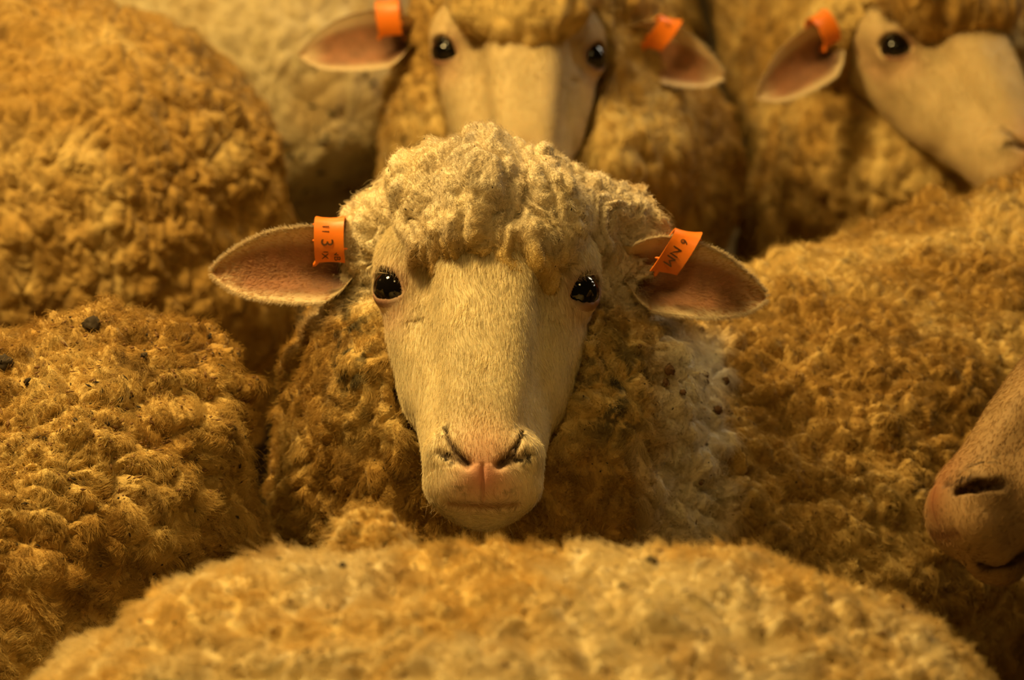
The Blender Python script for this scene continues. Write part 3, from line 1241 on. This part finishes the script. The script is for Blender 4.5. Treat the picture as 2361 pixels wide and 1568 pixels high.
    def fleece_fn(P):
        f = None
        for p in prims:
            g = s_cap(P, *p[1:5]) if p[0] == 'cap' else s_sph(P, *p[1:3])
            f = g if f is None else smin(f, g, p[3] if p[0] == 'sph' and len(p) > 3 else ksm)
        L = loc(P)
        r = np.sqrt((L ** 2).sum(1))
        nr = r < .35
        if nr.any():
            Ln = L[nr]
            # clear the face
            hsd = head_sdf(Ln)
            fc = np.minimum(np.maximum(hsd - .004, 0), .03)
            keep = sstep(-.10, -.06, Ln[:, 2]) * (1 - sstep(.0, .05, Ln[:, 1]))
            ff = f[nr]
            muzz = s_cap(Ln, (0, .01, .045), (0, -.20, .02), .062, .06)
            ff = np.maximum(ff, -np.minimum(hsd - .0035, muzz * 1.0 + .0) * hs)
            g1 = s_ell(Ln, *caps[0])
            g2 = s_ell(Ln, *caps[1])
            for c_ in caps[2:]:
                g2 = smin(g2, s_ell(Ln, *c_), .03)
            # the cap behind stays clear of the brow
            g2 = np.maximum(g2, -(hsd - .002))
            g = np.minimum(g1, g2)
            ff = smin(ff, g * hs, .022)
            f[nr] = ff
        return f

    def capw(P):
        L = loc(P)
        d = np.minimum(s_ell(L, *caps[0]), s_ell(L, *caps[1]))
        return (1 - sstep(.010, .016, d)).astype(F4)
    crown = np.array([.012, .120, -.055])

    def cap_coords(P):
        L = loc(P) - crown
        L = L + vnoise3(L / .024, seed + 70) * .012 + vnoise3(L / .010, seed + 75) * .0036
        rr = np.sqrt((L ** 2).sum(1))
        th = np.arctan2(L[:, 0], L[:, 2] - .6 * L[:, 1])
        return np.stack([th * (6.8 * (.35 + 8 * rr)), rr / .021, np.full(len(L), 3.5)], 1).astype(F4)

    def cap_dir(P):
        L = loc(P) - crown
        L = L / (np.linalg.norm(L, axis=1, keepdims=True) + 1e-9)
        return (L @ R32.T).astype(F4)
    S.cap_weight, S.cap_coords, S.cap_dir, S.cap_amp = capw, cap_coords, cap_dir, 1.25
    S.edge_fade = None
    S.spread = spread
    S.color = (lambda P: colorfn(S, P)) if colorfn else (lambda P: wool_color(P, seed, tone, stain))
    pts = []
    for p in prims:
        if p[0] == 'cap':
            pts += [p[1] - p[3], p[1] + p[3], p[2] - p[4], p[2] + p[4]]
        else:
            pts += [p[1] - p[2], p[1] + p[2]]
    pts += [hw((-.14, .15, -.15)), hw((.14, .15, -.15)), hw((.14, .15, .05)), hw((-.14, .15, .05))]
    pts = np.array(pts)
    build_fleece(S, fleece_fn, pts.min(0) - .04, pts.max(0) + .04, h0, target, amp, lock, comb, stretch, root)
    if dens:
        strands(S, dens, slen, srad, clump, lay)
    # --- face details
    if eyes:
        for sd in (-1, 1):
            build_eye(S, sd, root)
    for sd, droop, swing, hairs in ears:
        e, fr = build_ear(S, sd, root, droop, swing, hairs)
        for tsd, kw in tags:
            if tsd == sd:
                build_tag(S, sd, fr, root, **kw)
    if face_hairs:
        face_hair(S, V, T, C, face_hairs, body)
    return S


# ================================================================ the flock
def hero_color(S, P):
    c = wool_color(P, S.seed, 1.0, .22)
    d, sx, sy, ok = cam_view(P)
    L = ((P - S.mid.astype(F4)) @ S.R.astype(F4))
    # cleaner, whiter wool on the crown and on the outer edge of the neck
    near = 1 - sstep(.15, .20, np.sqrt((L ** 2).sum(1)))
    w = sstep(.0, .035, L[:, 1]) * .6 * near
    vv = CT * L[:, 1] + ST * L[:, 2]
    w2 = sstep(.100, .140, L[:, 0] + .014 * vnoise(P * 40, 5)) * sstep(-.02, -.05, vv) * (1 - sstep(.165, .195, L[:, 0] + .012 * vnoise(P * 50, 6))) * sstep(-.24, -.16, vv)
    w = np.maximum(w, w2 * .85)
    clean = np.array([.92, .84, .66], F4) * (1 + .10 * fbm(P * 120, 77, 2))[:, None]
    c = c + (clean - c) * w[:, None]
    # grey-green muck on both sides of the neck
    for (x0, v0, rx, rv) in ((-.094, -.055, .017, .055), (.090, -.075, .028, .045)):
        v = CT * L[:, 1] + ST * L[:, 2]
        zone = np.exp(-((L[:, 0] - x0) / rx) ** 2 - ((v - v0) / rv) ** 2)
        sp = sstep(.0, .4, fbm(P * 150, 99, 2) + .35 * vnoise(P * 60, 98))
        c = c + (np.array([.085, .075, .045], F4) - c) * (zone * sp * 1.0).clip(0, .95)[:, None]
    return np.clip(c, .01, 1)


hero_head = dict(mid=(1122, 650, 2.40), D=(-.012, -CT, ST), X=(1, -.035, 0))
hn = [('cap', Wp(1155, 770, 2.58), Wp(1155, 930, 2.56), .105, .142),
      ('cap', Wp(1155, 930, 2.56), Wp(1175, 1230, 2.60), .142, .160),
      ('cap', Wp(1175, 1200, 2.62), np.array([.20, .27, .475]), .16, .19)]
S_hero = sheep('cream woolled sheep facing the camera, sharp face and two orange ear tags, at the centre', 11,
               (.695, .706), (.20, .27), .745, .215, dz=(.0, -.055), head=hero_head, necks=hn, target=.0016, amp=.0080, lock=.015, stretch=1.5,
               dens=.60e6, slen=.0058, srad=.00013, head_detail=4, face_hairs=70000, colorfn=hero_color, ksm=.05, clump=.45, lay=.7,
               ears=[(-1, .02, -.10, 5200), (1, .13, -.10, 5200)],
               tags=[(-1, dict(glyphs=[('11', .0300, .62, .0072, 7), ('3', .0205, .58, .0125, 8), ('IX', .0120, .66, .0066, 9), ('NB', .0120, .25, .0066, 9)])),
                     (1, dict(s0=.21, s1=.40, tilt=.45, glyphs=[('6', .0300, .50, .0080, 7), ('NM', .0190, .40, .0100, 8)]))])
whiskers(S_hero, S_hero.body)
strands(S_hero, .035e6, .0105, .00009, .15, .5, 6, curl=.7, bright=1.1)      # fly-away ends

# behind: face half hidden by the crown of the first
hb = [('cap', Wp(1235, 60, 3.24), Wp(1235, 330, 3.24), .10, .126), ('cap', Wp(1235, 330, 3.24), Wp(1235, 620, 3.34), .126, .140),
      ('cap', Wp(1235, 560, 3.36), np.array([.075, 1.12, .56]), .135, .140)]
S_b = sheep('sheep whose face rises behind the woolly crown of the central sheep', 23, (.075, 1.75), (.075, 1.12), .74, .140,
            head=dict(mid=(1206, 106, 3.09), D=(.02, -.88, .47), X=(1, .0, -.12), fringe=.021), face_tint=(.80, .73, .62), necks=hb, target=.0035, amp=.0055, lock=.016,
            dens=.16e6, slen=.006, srad=.0002, head_detail=3, face_hairs=20000, stain=.15,
            ears=[(-1, .14, -.2, 800), (1, .18, -.2, 800)],
            tags=[(-1, dict(glyphs=[])), (1, dict(s0=.18, s1=.38, tilt=.45, glyphs=[('6', .0300, .5, .008, 7)]))])

# behind at the right, head turned away to the right
hc_ = [('cap', Wp(2165, 120, 3.42), Wp(2110, 330, 3.44), .09, .112), ('cap', Wp(2110, 330, 3.44), Wp(2005, 560, 3.62), .112, .115),
       ('cap', Wp(2005, 560, 3.62), np.array([.470, 1.46, .62]), .115, .175),
       ('sph', Wp(2095, 5, 3.275), .043, .02), ('sph', Wp(2165, -45, 3.25), .045, .02), ('sph', Wp(2060, 40, 3.31), .036, .02)]
S_c = sheep('sheep with its head turned to the right and one orange tag, behind the central one', 37, (.470, 2.06), (.462, 1.46), .86, .200,
            head=dict(mid=(2234, 78, 3.27), D=(.387, -.80, .46), X=(.88, -.10, -.45), fringe=.022), face_tint=(.78, .69, .56), necks=hc_, target=.0035, amp=.0065, lock=.018,
            dens=.14e6, slen=.006, srad=.0002, head_detail=3, face_hairs=20000, stain=.3,
            ears=[(-1, .42, -.1, 700), (1, .2, -.1, 0)], tags=[(-1, dict(glyphs=[], s0=.0, s1=.20)), (1, dict(glyphs=[]))])

# at the left behind: only its broad woolly rump
S_d = sheep('sheep seen only as a tightly curled woolly rump filling the upper left corner', 41, (-.47, .80), (-1.05, .74), .835, .215, target=.003, amp=.0075, lock=.017,
            extra=[('sph', np.array([-.36, .80, .64]), .165), ('sph', np.array([-.37, .80, .50]), .17)], dens=.16e6, slen=.005, srad=.0002,
            stain=.55, stretch=1.9, head_detail=0, eyes=False)

# smooth pale flank behind
def pale_color(S, P):
    c = np.array([.88, .74, .44], F4) * (1 + .10 * fbm(P * 60, 5, 2))[:, None]
    st = sstep(-.1, .9, fbm(P * 16, 8))
    c = c + (np.array([.60, .42, .16], F4) - c) * (st * .6)[:, None]
    return np.clip(c, .01, 1)


S_e = sheep('smooth pale sheep seen from behind, between the curly rump and the half hidden face', 53, (-.285, 1.36), (-.42, 2.0), .90, .205, target=.004,
            amp=.0028, lock=.02, dens=.14e6, slen=.005, srad=.0002, colorfn=pale_color, extra=[('sph', np.array([-.205, 1.30, .62]), .10)], head_detail=0, eyes=False)

# left foreground
S_f = sheep('sheep with dung clods and chaff in its matted fleece, at the left edge', 61, (-.412, -.02), (-.94, -.33), .742, .225, target=.0019, amp=.0100, lock=.018,
            extra=[('sph', np.array([-.300, .02, .635]), .11), ('sph', np.array([-.252, .055, .682]), .075, .04), ('sph', np.array([-.260, .045, .56]), .085)],
            dens=.60e6, slen=.0075, srad=.00014, stain=.15, stretch=1.3, head_detail=0, eyes=False, clump=.5)

# bottom foreground
def back_color(S, P):
    c = wool_color(P, S.seed, 1.1, -.4)
    w = sstep(-.25, .6, fbm(P * 13, 15)) * .75
    return np.clip(c + (np.array([.88, .75, .46], F4) - c) * w[:, None], .01, 1)


S_g = sheep('sheep seen only as a blurred cream woolly back along the bottom edge', 73, (.03, -.60), (.05, -1.10), .79, .22, target=.0026, amp=.0070, lock=.017,
            extra=[('sph', np.array([-.10, -.52, .572]), .205), ('sph', np.array([.13, -.53, .570]), .212), ('sph', Wp(850, 1262, 2.08), .026, .025)],
            dens=.32e6, slen=.008, srad=.00018, colorfn=back_color, stretch=1.5, comb=(-.8, -.3, -.5), head_detail=0, eyes=False)

# muzzle coming in at the right edge
nose = Wp(2150, 1150, 2.20)
Dm = unit(np.array([-.70, -.66, .22]))
midm = nose - cam2w(Dm) * .150
qq = midm - CAM
dd = float(qq @ cF)
SIDE_SLITS = True
S_i = sheep('sheep poking its shade-tinted muzzle with dark nostril in at the right edge', 83, (1.45, -.42), (.90, -.30), .78, .20,
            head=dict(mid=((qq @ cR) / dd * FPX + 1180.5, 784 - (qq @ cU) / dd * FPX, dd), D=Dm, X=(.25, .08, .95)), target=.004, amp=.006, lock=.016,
            dens=.1e6, head_detail=4, face_hairs=26000, face_tint=(.48, .36, .26), stain=.3, ears=[(-1, .2, 0, 0), (1, .2, 0, 0)])  # face_tint puts the muzzle's shade into its coat colour

SIDE_SLITS = False

# ---------------------------------------------------------------- burrs, dung and chaff caught in the wool
def pick(S, px, py):
    """the fleece point of S seen in that direction"""
    d, sx, sy, ok = cam_view(S.fV)
    N = S.fN
    vd = (S.fV - CAM); vd /= np.linalg.norm(vd, axis=1, keepdims=True)
    m = ((N * vd).sum(1) < .2) & (np.hypot(sx - px, sy - py) < 14)
    i = np.flatnonzero(m)
    if not len(i):
        return None
    k = i[np.argmin(d[i])]
    return S.fV[k].astype(float), N[k].astype(float)


for k, (px, py, r) in enumerate(((1552, 860, .0040), (1536, 872, .0027), (1636, 868, .0030), (1638, 878, .0025), (1660, 938, .0035), (1486, 795, .0017),
                                 (1583, 900, .0022), (1680, 875, .0028), (1624, 752, .0025), (1716, 968, .0020), (1620, 1120, .0020))):
    q = pick(S_hero, px, py)
    if q:
        burr(S_hero, q[0], q[1], r, 100 + k)
for k, (px, py, r) in enumerate(((16, 832, .0085), (206, 752, .0085), (487, 764, .0032), (212, 832, .0038), (334, 816, .0035), (284, 926, .0030), (252, 965, .0030),
                                 (55, 872, .0040), (560, 812, .0032), (625, 788, .0030), (640, 824, .0030), (690, 786, .0035), (172, 955, .0026))):
    q = pick(S_f, px, py)
    if q:
        burr(S_f, q[0] - q[1] * r * .35, q[1], r * .72, 200 + k, 'dung', 'dung_clod', .7)
for k, (px, py, r) in enumerate(((1500, 1280, .0042), (790, 1296, .0035), (1432, 1338, .0030), (1078, 1262, .0024), (1425, 1296, .0024), (1280, 1270, .0020))):
    q = pick(S_g, px, py)
    if q:
        burr(S_g, q[0] - q[1] * r * .35, q[1], r * .8, 300 + k, 'dung', 'dung_clod', .7)
chaff(S_f, 420, 5, .0024, (0, 700, 730, 1150))
chaff(S_f, 120, 6, .0021, (0, 700, 730, 1350), 'dung')
chaff(S_g, 160, 7, .0024)
chaff(S_g, 90, 17, .0022, None, 'dung')
chaff(S_hero, 420, 8, .0013, None, 'dung')
chaff(S_hero, 200, 18, .0016, (1600, 2361, 420, 1400))
chaff(S_e, 40, 9, .0050, (640, 960, 150, 520), 'dung')
chaff(S_b, 60, 10, .0018, None, 'dung')
chaff(S_c, 90, 11, .0022, None, 'dung')
